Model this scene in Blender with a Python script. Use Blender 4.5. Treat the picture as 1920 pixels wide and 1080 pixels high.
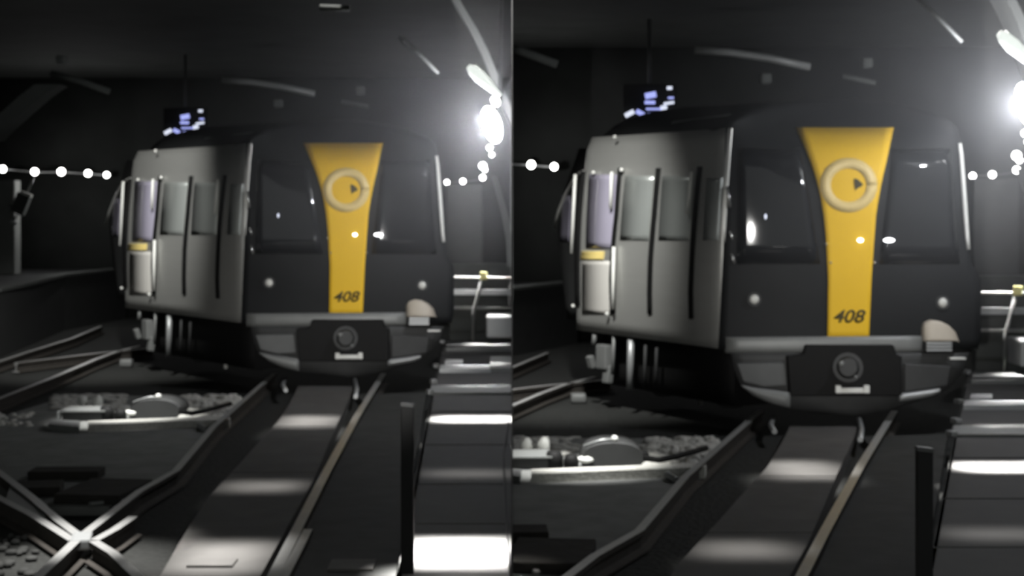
import bpy, bmesh, math, random
from mathutils import Vector, Matrix

S = bpy.context.scene
C = S.collection
for o in list(bpy.data.objects):
    bpy.data.objects.remove(o)

# ------------------------------------------------------------------ camera
H = 2.275            # eye height above the rail heads (m)
F = 3000.0           # focal length in pixels of the 1920 wide frame
HY = 395.0           # image row of the horizon
cd = bpy.data.cameras.new('camera')
cd.sensor_width = 36.0
cd.lens = F / 1920 * 36.0
cd.shift_y = -(540 - HY) / 1920
cd.clip_start = 0.1
cd.clip_end = 200
cd.dof.use_dof = True
cd.dof.focus_distance = 2.6
cd.dof.aperture_fstop = cd.lens / 6.5
cam = bpy.data.objects.new('camera', cd)
C.objects.link(cam)
cam.location = (0, 0, H)
cam.rotation_euler = (math.pi / 2, 0, 0)
S.camera = cam

# ------------------------------------------------------------------ world, exposure
w = bpy.data.worlds.new('tunnel_dark')
S.world = w
w.use_nodes = True
w.node_tree.nodes['Background'].inputs[0].default_value = (0.95, 1.0, 0.97, 1)
w.node_tree.nodes['Background'].inputs[1].default_value = 0.30
S.view_settings.view_transform = 'Standard'
S.view_settings.look = 'None'
S.view_settings.gamma = 1.0
S.view_settings.use_curve_mapping = False
S.view_settings.exposure = 0.0
S.cycles.max_bounces = 5
S.cycles.volume_bounces = 0
S.cycles.use_denoising = True
S.cycles.sample_clamp_indirect = 4.0


class Bay:
    """One of the two tunnels. Both hold the same kind of scene; the second is seen from nearer."""
    def __init__(s, side, k, ox, sign):
        s.side, s.k, s.ox, s.sign = side, k, ox, sign

    def pt(s, px, py, Y):
        Y = Y / s.k
        return Vector(((s.k * px + s.ox - 960) / F * Y, Y, H - s.k * (py - HY) / F * Y))

    def gp(s, px, py, z=0.0):
        return s.pt(px, py, F * (H - z) / (py - HY))


LEFT = Bay('left', 1.0, 0.0, -1)
RIGHT = Bay('right', 1.23, 793.0, 1)
BAYS = (LEFT, RIGHT)
GAP = 0.008


def light(kind, name, loc, power, color=(1, 1, 1), aim=None, **kw):
    d = bpy.data.lights.new(name, kind)
    d.energy = power
    d.color = color
    for k, v in kw.items():
        setattr(d, k, v)
    o = bpy.data.objects.new(name, d)
    C.objects.link(o)
    o.location = loc
    if aim is not None:
        o.rotation_euler = (Vector(aim) - Vector(loc)).to_track_quat('-Z', 'Y').to_euler()
    return o


R = math.radians
NEUT = (1.0, 0.98, 0.95)
for b in BAYS:
    # headlight of the train the picture is taken from
    q = b.pt(640, 530, 21.5)
    src = Vector((0.06 * b.sign, 1.5, 2.0))
    light('SPOT', 'headlight', src, 6600 * (1 if b is LEFT else 0.68), NEUT, q, spot_size=R(13.5), spot_blend=1.0, shadow_soft_size=0.08)
    # strip lamps under the roof, one row over the track bed and one over the walkway: they throw bands of light
    for (py, px, e, ln, wd, sp) in ((1046, 405, 9, 0.6, 0.9, 8), (912, 490, 1.6, 0.6, 0.5, 7), (790, 580, 6.5, 0.6, 0.9, 8),
                                    (1036, 860, 120, 0.7, 0.6, 8), (888, 880, 0.9, 0.7, 0.35, 7), (786, 892, 55, 0.75, 0.35, 6), (726, 900, 5, 0.6, 0.35, 5), (690, 900, 6, 0.6, 0.25, 5), (650, 915, 9, 0.6, 0.3, 5), (637, 900, 16, 0.8, 0.4, 8)):
        g = b.gp(px, py, 0.1 if px > 800 else -0.04)
        light('AREA', 'strip_lamp_light', (g.x, g.y, 4.85), e, NEUT, None, shape='RECTANGLE', size=ln, size_y=wd, spread=R(sp))
    # unseen lamp added at the left to brighten the coach side and platform
    light('SPOT', 'side_fill_light', b.pt(170, -70, 19), 2200, (1, 1, 0.97), b.pt(200, 600, 25.2), spot_size=R(48), spot_blend=1.0, shadow_soft_size=0.12)
    light('SPOT', 'ground_fill_light', b.pt(250, -80, 17), 3400, (1, 1, 0.97), b.gp(240, 772), spot_size=R(21), spot_blend=1.0, shadow_soft_size=0.08)  # unseen light added to brighten the trackside ground and rubble
    light('POINT', 'glare_lamp_light', b.pt(912, 235, 19.6), 170, (0.93, 0.95, 1.0), None, shadow_soft_size=0.05)
    light('SPOT', 'crossing_fill_light', b.pt(150, -200, 10.8), 2700, NEUT, b.gp(150, 1008), spot_size=R(23), spot_blend=1.0, shadow_soft_size=0.1)  # added spot out of view that brightens the rail crossing
    light('POINT', 'far_lamp_light', b.pt(880, 335, 32), 60, (1, 1, 1), None, shadow_soft_size=0.05)
    light('POINT', 'far_lamp_light', b.pt(150, 335, 33), 60, (1, 1, 1), None, shadow_soft_size=0.05)


# ------------------------------------------------------------------ materials
def mat(name, col, rough=0.6, metal=0.0, var=0.25, scale=6.0, bump=0.0, emit=None, estr=0.0, coat=0.0, stretch=None):
    m = bpy.data.materials.new(name)
    m.use_nodes = True
    n, l = m.node_tree.nodes, m.node_tree.links
    p = n['Principled BSDF']
    p.inputs['Roughness'].default_value = rough
    p.inputs['Metallic'].default_value = metal
    if rough > 0.59:
        p.inputs['Specular IOR Level'].default_value = 0.25
    p.inputs['Coat Weight'].default_value = coat
    tc = n.new('ShaderNodeTexCoord')
    mp = n.new('ShaderNodeMapping')
    l.new(tc.outputs['Object'], mp.inputs[0])
    if stretch:
        mp.inputs['Scale'].default_value = stretch
    nz = n.new('ShaderNodeTexNoise')
    nz.inputs['Scale'].default_value = scale
    nz.inputs['Detail'].default_value = 5
    l.new(mp.outputs[0], nz.inputs['Vector'])
    mx = n.new('ShaderNodeMix')
    mx.data_type = 'RGBA'
    mx.inputs['A'].default_value = tuple(c * (1 - var) for c in col) + (1,)
    mx.inputs['B'].default_value = tuple(min(1, c * (1 + var)) for c in col) + (1,)
    l.new(nz.outputs['Fac'], mx.inputs['Factor'])
    l.new(mx.outputs['Result'], p.inputs['Base Color'])
    if bump:
        bp = n.new('ShaderNodeBump')
        bp.inputs['Strength'].default_value = bump
        bp.inputs['Distance'].default_value = 0.03
        l.new(nz.outputs['Fac'], bp.inputs['Height'])
        l.new(bp.outputs[0], p.inputs['Normal'])
    if emit:
        p.inputs['Emission Color'].default_value = emit + (1,)
        p.inputs['Emission Strength'].default_value = estr
    return m


M = dict(
    ballast=mat('dark_ballast', (0.035, 0.036, 0.034), 0.9, 0, 0.5, 22, 0.9),
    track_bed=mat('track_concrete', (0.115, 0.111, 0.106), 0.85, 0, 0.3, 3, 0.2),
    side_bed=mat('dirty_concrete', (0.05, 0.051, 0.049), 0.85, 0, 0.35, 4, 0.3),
    ground=mat('grey_ground', (0.21, 0.213, 0.206), 0.85, 0, 0.35, 4, 0.3),
    walkway=mat('walkway_concrete', (0.10, 0.098, 0.096), 0.8, 0, 0.15, 4, 0.1),
    rail=mat('rail_steel', (0.46, 0.46, 0.45), 0.42, 0.4, 0.15, 9),
    rail_side=mat('rail_rust', (0.05, 0.045, 0.04), 0.8, 0.1, 0.4, 14),
    silver=mat('brushed_aluminium', (0.50, 0.50, 0.475), 0.42, 0.55, 0.06, 2, 0, stretch=(1, 1, 8)),
    door=mat('light_door', (0.62, 0.60, 0.56), 0.5, 0.1, 0.04, 2),
    black=mat('black_gloss', (0.0125, 0.0135, 0.0145), 0.65, 0, 0.2, 3),
    glass_dark=mat('windscreen', (0.017, 0.018, 0.020), 0.04, 0, 0.1, 2),
    rubber=mat('black_rubber', (0.006, 0.006, 0.006), 0.7, 0, 0.2, 10),
    yellow=mat('yellow_paint', (0.76, 0.47, 0.025), 0.6, 0, 0.05, 2),
    paint=mat('black_number_paint', (0.06, 0.05, 0.02), 0.6, 0, 0.1, 4),
    pale=mat('pale_decal', (0.68, 0.52, 0.22), 0.5, 0, 0.12, 5),
    chrome=mat('polished_steel', (0.75, 0.75, 0.73), 0.2, 0.9, 0.05, 3),
    grey=mat('grey_paint', (0.20, 0.205, 0.20), 0.5, 0.2, 0.15, 5),
    dgrey=mat('dark_grey_paint', (0.055, 0.056, 0.056), 0.6, 0.1, 0.2, 5),
    panel=mat('apron_grey', (0.085, 0.088, 0.088), 0.5, 0.1, 0.2, 5),
    lgrey=mat('pale_metal', (0.42, 0.43, 0.43), 0.4, 0.4, 0.15, 5),
    beige=mat('beige_plastic', (0.46, 0.41, 0.34), 0.5, 0, 0.1, 5),
    lens=mat('headlamp_lens', (0.62, 0.62, 0.58), 0.3, 0, 0.05, 5),
    lilac=mat('tinted_window', (0.36, 0.34, 0.42), 0.12, 0.1, 0.05, 2, coat=0.5),
    tint=mat('grey_window', (0.46, 0.485, 0.465), 0.36, 0.55, 0.05, 2),
    cream=mat('yellow_band', (0.86, 0.68, 0.24), 0.5, 0, 0.05, 3),
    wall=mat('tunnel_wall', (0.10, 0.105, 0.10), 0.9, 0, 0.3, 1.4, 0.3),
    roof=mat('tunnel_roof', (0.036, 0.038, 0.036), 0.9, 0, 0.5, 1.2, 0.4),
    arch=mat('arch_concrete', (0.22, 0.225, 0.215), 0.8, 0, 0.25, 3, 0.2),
    steel=mat('partition_steel', (0.05, 0.05, 0.05), 0.7, 0.2, 0.2, 3),
    stone=mat('pale_stone', (0.60, 0.59, 0.55), 0.9, 0, 0.4, 30, 0.5),
    white=mat('white_enamel', (0.78, 0.78, 0.74), 0.45, 0, 0.08, 12),
    wood=mat('tarred_wood', (0.028, 0.026, 0.023), 0.85, 0, 0.4, 8, 0.4),
    yplast=mat('yellow_tag_plastic', (0.80, 0.74, 0.30), 0.5, 0, 0.05, 3),
    lit=mat('lit_bulb', (0.9, 0.9, 0.9), 0.4, 0, 0.0, 2, emit=(1.0, 0.99, 0.96), estr=9.0),
    glare=mat('lit_floodlight', (0.9, 0.9, 0.9), 0.4, 0, 0.0, 2, emit=(0.97, 0.98, 1.0), estr=22.0),
    tube=mat('lit_tube', (0.9, 0.9, 0.9), 0.4, 0, 0.0, 2, emit=(0.93, 1.0, 0.93), estr=0.85),
    marker=mat('glowing_reflection', (0.9, 0.9, 0.9), 0.4, 0, 0.0, 2, emit=(0.97, 0.98, 1.0), estr=5.0),  # glow standing in for headlight reflections on the train front
    blue=mat('blue_led', (0.4, 0.45, 0.9), 0.4, 0, 0.0, 2, emit=(0.42, 0.47, 1.0), estr=1.0),
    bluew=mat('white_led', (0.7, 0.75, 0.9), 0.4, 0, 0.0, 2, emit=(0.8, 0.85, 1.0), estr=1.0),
)

# ------------------------------------------------------------------ builders
BAY = [None]
OFF = {}


def bm_new():
    return bmesh.new()


def box(bm, p, size, rot=0.0, tilt=0.0, bev=0.0, roll=0.0):
    """Box centred on p."""
    r = bmesh.ops.create_cube(bm, size=1.0)
    vs = r['verts']
    mt = Matrix.Translation(Vector(p)) @ Matrix.Rotation(rot, 4, 'Z') @ Matrix.Rotation(tilt, 4, 'Y') @ Matrix.Rotation(roll, 4, 'X') @ Matrix.Diagonal((size[0], size[1], size[2], 1))
    bmesh.ops.transform(bm, matrix=mt, verts=vs)
    if bev:
        es = list({e for v in vs for e in v.link_edges})
        bmesh.ops.bevel(bm, geom=es, offset=bev, segments=2, affect='EDGES', profile=0.6)
    return bm


def tube(bm, pts, rad, n=8, cap=True):
    pts = [Vector(p) for p in pts]
    rings = []
    for i, p in enumerate(pts):
        d = (pts[min(i + 1, len(pts) - 1)] - pts[max(i - 1, 0)]).normalized()
        u = d.cross(Vector((0, 0, 1)))
        if u.length < 0.05:
            u = d.cross(Vector((0, 1, 0)))
        u.normalize()
        v = u.cross(d)
        r = rad[i] if isinstance(rad, (list, tuple)) else rad
        rings.append([bm.verts.new(p + (u * math.cos(2 * math.pi * k / n) + v * math.sin(2 * math.pi * k / n)) * r) for k in range(n)])
    for a, c in zip(rings, rings[1:]):
        for k in range(n):
            f = bm.faces.new((a[k], a[(k + 1) % n], c[(k + 1) % n], c[k]))
            f.smooth = True
    if cap:
        bm.faces.new(rings[0][::-1])
        bm.faces.new(rings[-1])
    return bm


def sweep(bm, pts, sec, mats=None):
    """Sweep a closed section of (side, up) points along a polyline, upright."""
    pts = [Vector(p) for p in pts]
    rings = []
    for i, p in enumerate(pts):
        d = (pts[min(i + 1, len(pts) - 1)] - pts[max(i - 1, 0)])
        d.z = 0
        d.normalize()
        u = Vector((d.y, -d.x, 0))
        rings.append([bm.verts.new(p + u * a + Vector((0, 0, c))) for a, c in sec])
    n = len(sec)
    for a, c in zip(rings, rings[1:]):
        for k in range(n):
            f = bm.faces.new((a[k], a[(k + 1) % n], c[(k + 1) % n], c[k]))
            if mats:
                f.material_index = mats[k]
    bm.faces.new(rings[0][::-1])
    bm.faces.new(rings[-1])
    bmesh.ops.recalc_face_normals(bm, faces=bm.faces)
    return bm


def grid(bm, fn, nu, nv, smooth=True, thick=None):
    """Surface fn(u, v) -> point; with thick, a closed shell whose back lies thick further along +Y."""
    g = [[bm.verts.new(fn(i / nu, j / nv)) for j in range(nv + 1)] for i in range(nu + 1)]
    fs = []
    for i in range(nu):
        for j in range(nv):
            f = bm.faces.new((g[i][j], g[i + 1][j], g[i + 1][j + 1], g[i][j + 1]))
            f.smooth = smooth
            fs.append(f)
    if thick:
        tv = Vector(thick) if not isinstance(thick, float) else Vector((0, thick, 0))
        h = [[bm.verts.new(v.co + tv) for v in row] for row in g]
        for i in range(nu):
            for j in range(nv):
                f = bm.faces.new((h[i][j], h[i][j + 1], h[i + 1][j + 1], h[i + 1][j]))
                f.smooth = smooth
        for i in range(nu):
            bm.faces.new((g[i][0], h[i][0], h[i + 1][0], g[i + 1][0]))
            bm.faces.new((g[i][nv], g[i + 1][nv], h[i + 1][nv], h[i][nv]))
        for j in range(nv):
            bm.faces.new((g[0][j], g[0][j + 1], h[0][j + 1], h[0][j]))
            bm.faces.new((g[nu][j], h[nu][j], h[nu][j + 1], g[nu][j + 1]))
        bmesh.ops.recalc_face_normals(bm, faces=bm.faces)
    return bm


def ball(bm, p, r, seg=14, rot=None):
    q = bmesh.ops.create_uvsphere(bm, u_segments=seg, v_segments=max(6, seg // 2), radius=1.0)
    mt = Matrix.Translation(Vector(p)) @ (rot or Matrix()) @ Matrix.Diagonal((r[0], r[1], r[2], 1) if isinstance(r, (tuple, list)) else (r, r, r, 1))
    bmesh.ops.transform(bm, matrix=mt, verts=q['verts'])
    for v in q['verts']:
        for f in v.link_faces:
            f.smooth = True
    return bm


def prism(bm, poly, z0, z1):
    a = [bm.verts.new((p[0], p[1], z0)) for p in poly]
    c = [bm.verts.new((p[0], p[1], z1)) for p in poly]
    n = len(a)
    bm.faces.new(a[::-1])
    bm.faces.new(c)
    for k in range(n):
        bm.faces.new((a[k], a[(k + 1) % n], c[(k + 1) % n], c[k]))
    bmesh.ops.recalc_face_normals(bm, faces=bm.faces)
    return bm


def cut(bm):
    """Nothing of a bay reaches into the partition between the two bays."""
    b = BAY[0]
    if b is None or not bm.verts:
        return
    xs = [v.co.x * b.sign for v in bm.verts]
    if min(xs) < GAP:
        r = bmesh.ops.bisect_plane(bm, geom=list(bm.verts) + list(bm.edges) + list(bm.faces), plane_co=(GAP * b.sign, 0, 0), plane_no=(-b.sign, 0, 0), clear_outer=True)
        es = [e for e in bm.edges if e.is_boundary and all(abs(v.co.x - GAP * b.sign) < 1e-5 for v in e.verts)]
        if es:
            bmesh.ops.holes_fill(bm, edges=es, sides=0)


def obj(name, bm, m, parent=None, label=None, cat=None, group=None, kind=None, mats=None):
    cut(bm)
    if not bm.faces:
        bm.free()
        return None
    if parent is not None:
        off = OFF[parent.name]
    elif kind == 'structure':
        off = Vector((0, 0, 0))
    else:
        lo = Vector([min(v.co[i] for v in bm.verts) for i in range(3)])
        hi = Vector([max(v.co[i] for v in bm.verts) for i in range(3)])
        off = Vector(((lo.x + hi.x) / 2, (lo.y + hi.y) / 2, lo.z))
    for v in bm.verts:
        v.co -= off
    me = bpy.data.meshes.new(name)
    bm.to_mesh(me)
    bm.free()
    for x in (mats or [m]):
        me.materials.append(M[x])
    o = bpy.data.objects.new(name, me)
    C.objects.link(o)
    OFF[o.name] = off
    if parent is not None:
        o.parent = parent
    else:
        o.location = off
    tag(o, label, cat, group, kind)
    return o


def tag(o, label=None, cat=None, group=None, kind=None):
    for k, v in (('label', label), ('category', cat), ('group', group), ('kind', kind)):
        if v:
            o[k] = v
    return o


def thing(name, loc, label, cat, group=None):
    o = bpy.data.objects.new(name, None)
    C.objects.link(o)
    o.location = loc
    o.empty_display_size = 0.2
    OFF[o.name] = Vector(loc)
    return tag(o, label, cat, group)


def lerp(tab, x):
    if x <= tab[0][0]:
        return tab[0][1]
    for (a, c), (e, f) in zip(tab, tab[1:]):
        if x <= e:
            return c + (f - c) * (x - a) / (e - a)
    return tab[-1][1]


RAIL_SEC = [(-0.035, 0.0), (0.035, 0.0), (0.035, -0.035), (0.012, -0.05), (0.012, -0.12), (0.07, -0.135), (0.07, -0.15), (-0.07, -0.15), (-0.07, -0.135), (-0.012, -0.12), (-0.012, -0.05), (-0.035, -0.035)]
RAIL_MAT = [0] + [1] * 11


def rail(b, pix, label, group=None, z=0.0, head=1.0, name='rail', cat='rail', parent=None):
    sec = [(a * (head if c > -0.04 else 1.0), c) for a, c in RAIL_SEC]
    return obj(name, sweep(bm_new(), [b.gp(x, y, z) for x, y in pix], sec, RAIL_MAT), None, parent, label, None if parent else cat, group, None, ['rail', 'rail_side'])


# ------------------------------------------------------------------ the setting shared by both bays
prism_floor = prism(bm_new(), [(-16, 6), (18, 6), (18, 44), (-16, 44)], -0.5, -0.17)
obj('floor', prism_floor, 'ballast', kind='structure')
bm = bm_new()
box(bm, (0, 8.9 + 14, 2.4), (0.006, 28, 5.9))
obj('wall_middle', bm, 'steel', kind='structure')
bm = bm_new()
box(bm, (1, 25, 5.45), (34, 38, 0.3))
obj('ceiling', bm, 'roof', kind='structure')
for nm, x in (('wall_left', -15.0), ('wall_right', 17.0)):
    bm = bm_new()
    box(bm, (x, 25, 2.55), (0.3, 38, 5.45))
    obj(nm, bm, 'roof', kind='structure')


# ------------------------------------------------------------------ the train
def make_train(b):
    side = b.side
    Y0 = 21.5
    LT = [(200, 471), (230, 467), (270, 461), (330, 461), (450, 458), (606, 452)]
    RT = [(200, 795), (240, 808), (270, 815), (300, 821), (450, 832), (478, 838), (500, 851), (590, 850), (606, 846)]
    RAKE = [(200, 2.2), (230, 1.5), (262, 0.85), (280, 0.45), (300, 0.18), (330, 0.06), (400, 0.0), (700, 0.0)]

    def fp(px, py, off=0.0):
        s = (px - lerp(LT, py)) / (lerp(RT, py) - lerp(LT, py))
        s = min(1.0, max(0.0, s))
        y = Y0 + lerp(RAKE, py) * math.sin(math.pi * s) ** 1.5 - 0.16 * (1 - (2 * s - 1) ** 2) - off
        return b.pt(px, py, y)

    root = thing('subway_train', b.gp(640, 712) * 1.0, f'silver subway train with black front and yellow stripe standing in the {side} tunnel', 'train', 'subway trains numbered 408')
    # black front, its top edge arched under the roof
    TOPF = lambda u: 269 - 46 * math.sin(math.pi * min(1.0, max(0.0, u))) ** 0.6
    rows = [320, 340, 380, 420, 460, 478, 500, 540, 590, 606]

    def ff(u, v):
        k = v * 21 - 7
        if k <= 5:
            py = TOPF(u) + (320 - TOPF(u)) * (k + 7) / 12
        else:
            i = min(int(k - 5), len(rows) - 2)
            py = rows[i] + (rows[i + 1] - rows[i]) * (k - 5 - i)
        return fp(lerp(LT, py) + (lerp(RT, py) - lerp(LT, py)) * u, py)
    obj('cab_front', grid(bm_new(), ff, 32, 21, thick=0.12), 'black', root)
    # windscreen panes either side of the stripe
    def pane(x0t, x1t, x0b, x1b, y0, y1):
        return grid(bm_new(), lambda u, v: fp((x0t + (x0b - x0t) * v) + ((x1t + (x1b - x1t) * v) - (x0t + (x0b - x0t) * v)) * u, y0 + (y1 - y0) * v, 0.012), 8, 6, thick=0.03)
    obj('windscreen', pane(482, 576, 478, 606, 300, 476), 'glass_dark', root)
    obj('windscreen', pane(716, 806, 696, 818, 300, 476), 'glass_dark', root)
    # yellow stripe
    ST = [(268, 569, 718), (285, 576, 714), (300, 583, 711), (320, 591, 707), (340, 598, 702), (370, 606, 696), (400, 611, 691), (440, 615, 688), (500, 618, 684), (591, 617, 680)]
    SL = [(a, c) for a, c, d in ST]
    SR = [(a, d) for a, c, d in ST]

    def sf(u, v):
        py = 268 + (591 - 268) * v
        l, r = lerp(SL, py), lerp(SR, py)
        return fp(l + (r - l) * u, py, 0.03)
    stripe = obj('yellow_stripe', grid(bm_new(), sf, 10, 24, thick=0.02), 'yellow', root, 'flared yellow centre stripe')
    # pale ring decal and its dark mark
    def ring(u, v):
        a = 2 * math.pi * u
        r = 27 + 17 * v
        return fp(649 + r * math.cos(a), 356 + r * 0.95 * math.sin(a), 0.036)
    obj('ring_decal', grid(bm_new(), ring, 28, 1, thick=0.004), 'pale', stripe, 'pale worn ring decal')
    bm = bm_new()
    poly = [(657, 346), (663, 347), (667, 351), (671, 354), (669, 358), (664, 360), (659, 364), (658, 357)]
    fr = [bm.verts.new(fp(x, y, 0.041)) for x, y in poly]
    bk = [bm.verts.new(v.co + Vector((0, 0.006, 0))) for v in fr]
    bm.faces.new(fr); bm.faces.new(bk[::-1])
    for k in range(len(fr)):
        bm.faces.new((fr[k], fr[(k + 1) % 8], bk[(k + 1) % 8], bk[k]))
    bmesh.ops.recalc_face_normals(bm, faces=bm.faces)
    obj('dark_mark', bm, 'paint', stripe, 'small dark mark')
    # number 408
    cu = bpy.data.curves.new('number', 'FONT')
    cu.body = '408'
    cu.shear = 0.28
    cu.offset = 0.022
    cu.extrude = 0.0
    to = bpy.data.objects.new('number_text', cu)
    C.objects.link(to)
    dg = bpy.context.evaluated_depsgraph_get()
    tm = bpy.data.meshes.new_from_object(to.evaluated_get(dg))
    bpy.data.objects.remove(to)
    bm = bm_new()
    bm.from_mesh(tm)
    x0 = min(v.co.x for v in bm.verts); x1 = max(v.co.x for v in bm.verts)
    y0 = min(v.co.y for v in bm.verts); y1 = max(v.co.y for v in bm.verts)
    ex = bmesh.ops.extrude_face_region(bm, geom=list(bm.faces))
    top = {g for g in ex['geom'] if isinstance(g, bmesh.types.BMVert)}
    for v in bm.verts:
        px = 626 + (v.co.x - x0) / (x1 - x0) * 49
        py = 566 - (v.co.y - y0) / (y1 - y0) * 20
        v.co = fp(px, py, 0.037 if v in top else 0.031)
    bmesh.ops.recalc_face_normals(bm, faces=bm.faces)
    obj('fleet_number', bm, 'paint', stripe, 'black number 408')
    # unlit headlamps, and glowing dots put in for reflections on the front
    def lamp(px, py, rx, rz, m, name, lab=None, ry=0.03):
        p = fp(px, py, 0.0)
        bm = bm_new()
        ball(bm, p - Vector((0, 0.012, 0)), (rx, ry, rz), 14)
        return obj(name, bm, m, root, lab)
    for (px, py) in ((505, 530), (792, 535)):
        h = lamp(px, py, 0.052, 0.052, 'lens', 'headlamp')
        bm = bm_new()
        p = fp(px, py)
        tube(bm, [p + Vector((0, 0.03, 0)), p - Vector((0, 0.02, 0))], 0.075, 16)
        obj('headlamp_rim', bm, 'dgrey', h)
    lamp(666, 440, 0.034, 0.024, 'marker', 'front_glint', 'white glowing headlight reflection', 0.05)
    lamp(710, 440, 0.062, 0.024, 'marker', 'front_glint', 'white glowing headlight reflection', 0.05)
    lamp(522, 404, 0.013, 0.03, 'bluew', 'front_glint', 'small white glowing glint')  # no lamp here, the glow stands in for a glint
    for (px, py) in ((614, 446), (621, 474), (688, 474)):
        lamp(px, py, 0.018, 0.018, 'chrome', 'stripe_fastener')
    # bright corner trim, then strips put in for reflections along the left edge
    bm = bm_new()
    tube(bm, [fp(lerp(RT, y) - 1, y, 0.01) for y in range(292, 456, 18)], [0.02 + 0.006 * math.sin(k / 9 * 3.1) for k in range(10)][:len(range(292, 456, 18))], 8)
    obj('corner_trim', bm, 'white', root, 'bright vertical corner strip')
    for (y0_, y1_) in ((358, 390), (426, 440), (460, 476)):
        bm = bm_new()
        tube(bm, [fp(lerp(LT, y0_) + 3 + (y0_ - 358) * 0.09, y0_, 0.02), fp(lerp(LT, y1_) + 5 + (y1_ - 358) * 0.11, y1_, 0.02)], 0.016, 8)
        obj('edge_reflection', bm, 'chrome', root)
    # silver coach side
    A = b.pt(460, 400, Y0)
    d = b.pt(222, 400, 24.93) - A
    nrm = Vector((d.y, -d.x, 0)).normalized()
    if nrm.y > 0:
        nrm = -nrm

    def sp(px, py, off=0.0):
        r = (b.k * px + b.ox - 960) / F
        t = (r * A.y - A.x) / (d.x - r * d.y)
        Y = A.y + t * d.y
        p = b.pt(px, py, Y * b.k)
        return p + nrm * off
    TOPY = lambda px: 269 + (465 - px) * 0.066
    BOTY = lambda px: 606 - (456 - px) * 0.132

    def su(u, v):
        pt_, pb_ = 465 + (237 - 465) * u, 456 + (219 - 456) * u
        px = pt_ + (pb_ - pt_) * v
        bul = 0.05 * math.sin(math.pi * v)
        rnd = -0.25 * max(0.0, (u - 0.93) / 0.07) ** 2
        topr = -0.06 * max(0.0, (0.08 - v) / 0.08) ** 2
        return sp(px, TOPY(px) + (BOTY(px) - TOPY(px)) * v, bul + rnd + topr * min(1.0, u * 8) - 0.05 * max(0.0, (0.034 - u) / 0.034))
    sd = obj('coach_side', grid(bm_new(), su, 30, 16, thick=tuple(-nrm * 0.015)), 'silver', root, 'ribbed silver body side')

    def strip(pts, wpx, off, m, name, lab=None, par=root, th=0.03):
        def fn(u, v):
            k = v * (len(pts) - 1)
            i = min(int(k), len(pts) - 2)
            x = pts[i][0] + (pts[i + 1][0] - pts[i][0]) * (k - i)
            y = pts[i][1] + (pts[i + 1][1] - pts[i][1]) * (k - i)
            vv = (y - TOPY(x)) / (BOTY(x) - TOPY(x))
            return sp(x + (u - 0.5) * wpx, y, off + 0.05 * math.sin(math.pi * vv))
        return obj(name, grid(bm_new(), fn, 2, 12, thick=tuple(-nrm * th)), m, par, lab)
    # door leaf with lilac window and yellow band, plain panels and grey windows
    strip([(278, 340), (275, 452)], 42, 0.012, 'lilac', 'window', 'lilac tinted door window')
    dl = strip([(272, 472), (268, 552)], 46, 0.012, 'door', 'door_panel', 'pale lower door panel')
    strip([(265, 457), (263, 469)], 34, 0.016, 'cream', 'door_band', 'pale yellow band on the door')
    strip([(334, 342), (328, 440)], 44, 0.008, 'tint', 'window')
    strip([(392, 342), (388, 440)], 46, 0.008, 'tint', 'window')
    strip([(448, 345), (444, 440)], 22, 0.008, 'tint', 'window')
    # dark vertical seals and bright grab rails
    for pts, wd in (([(248, 335), (244, 400), (241, 470), (239, 540)], 6), ([(304, 330), (301, 400), (295, 460), (292, 500), (291, 552)], 5), ([(363, 330), (359, 400), (353, 470), (350, 520), (349, 552)], 6), ([(426, 328), (421, 400), (417, 460), (413, 520), (412, 560)], 6)):
        strip(pts, wd, 0.02, 'rubber', 'door_seal')
    for pts in ([(298, 336), (297, 362), (296, 392)], [(420, 336), (417, 370), (414, 400)], [(242, 340), (239, 400), (236, 460)], [(301, 450), (300, 500), (299, 545)]):
        bm = bm_new()
        tube(bm, [sp(x, y, 0.095) for x, y in pts], 0.021, 8)
        obj('grab_rail', bm, 'white', root, 'polished upright grab rail')
    for (x, y) in ((310, 333), (267, 337), (288, 552), (236, 540), (300, 283)):
        bm = bm_new()
        ball(bm, sp(x, y, 0.07), 0.024, 10)
        obj('side_fitting', bm, 'white', root)
    # roof: from the side top over to the right
    B = su(1, 0)
    D = B - su(0, 0)

    def rf(u, v):
        a = ff(v, 0) + Vector((0, 0.03, 0))
        back = D
        c = (su(1, 0) - nrm * 0.02).lerp(ff(1, 0) + back, v)
        c.z += 0.40 * math.sin(math.pi * v) ** 0.6
        return a.lerp(c, u)
    obj('roof', grid(bm_new(), rf, 10, 14, thick=(0, 0, -0.08)), 'black', root)
    bm = bm_new()
    tube(bm, [sp(x, y, -0.35) for x, y in ((345, 262), (390, 257), (430, 251))], 0.04, 8)
    obj('roof_duct', bm, 'grey', root)
    # far side and floor of the body close the shell
    bm = bm_new()
    q0 = b.pt(846, 606, Y0 + 0.1); q1 = q0 + (B - su(0, 0))
    grid(bm, lambda u, v: (q0.lerp(q1, u)).lerp(b.pt(815, 270, Y0 + 0.22) + (B - su(0, 0)) * u, v), 6, 6, thick=tuple(nrm * 0.04))
    obj('far_side', bm, 'silver', root)
    # second coach showing as a sliver behind the first, with its arched window frame
    P = lambda px, py: b.pt(px, py, 26.4 + (240 - px) * 0.03)
    OUT = [(300, 238), (335, 226), (360, 216), (400, 207), (430, 205), (500, 213), (560, 220)]
    obj('rear_coach', grid(bm_new(), lambda u, v: P(lerp(OUT, 300 + 260 * v) + (252 - lerp(OUT, 300 + 260 * v)) * u, 300 + 260 * v), 5, 14, thick=(0.05, 0.6, 0.0)), 'dgrey', root)
    bm = bm_new()
    tube(bm, [P(x, y) - Vector((0, 0.05, 0)) for x, y in ((200, 420), (207, 395), (217, 370), (228, 350), (238, 338), (246, 335))], 0.022, 8)
    obj('window_frame', bm, 'white', root, 'bright arched window frame')
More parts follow.
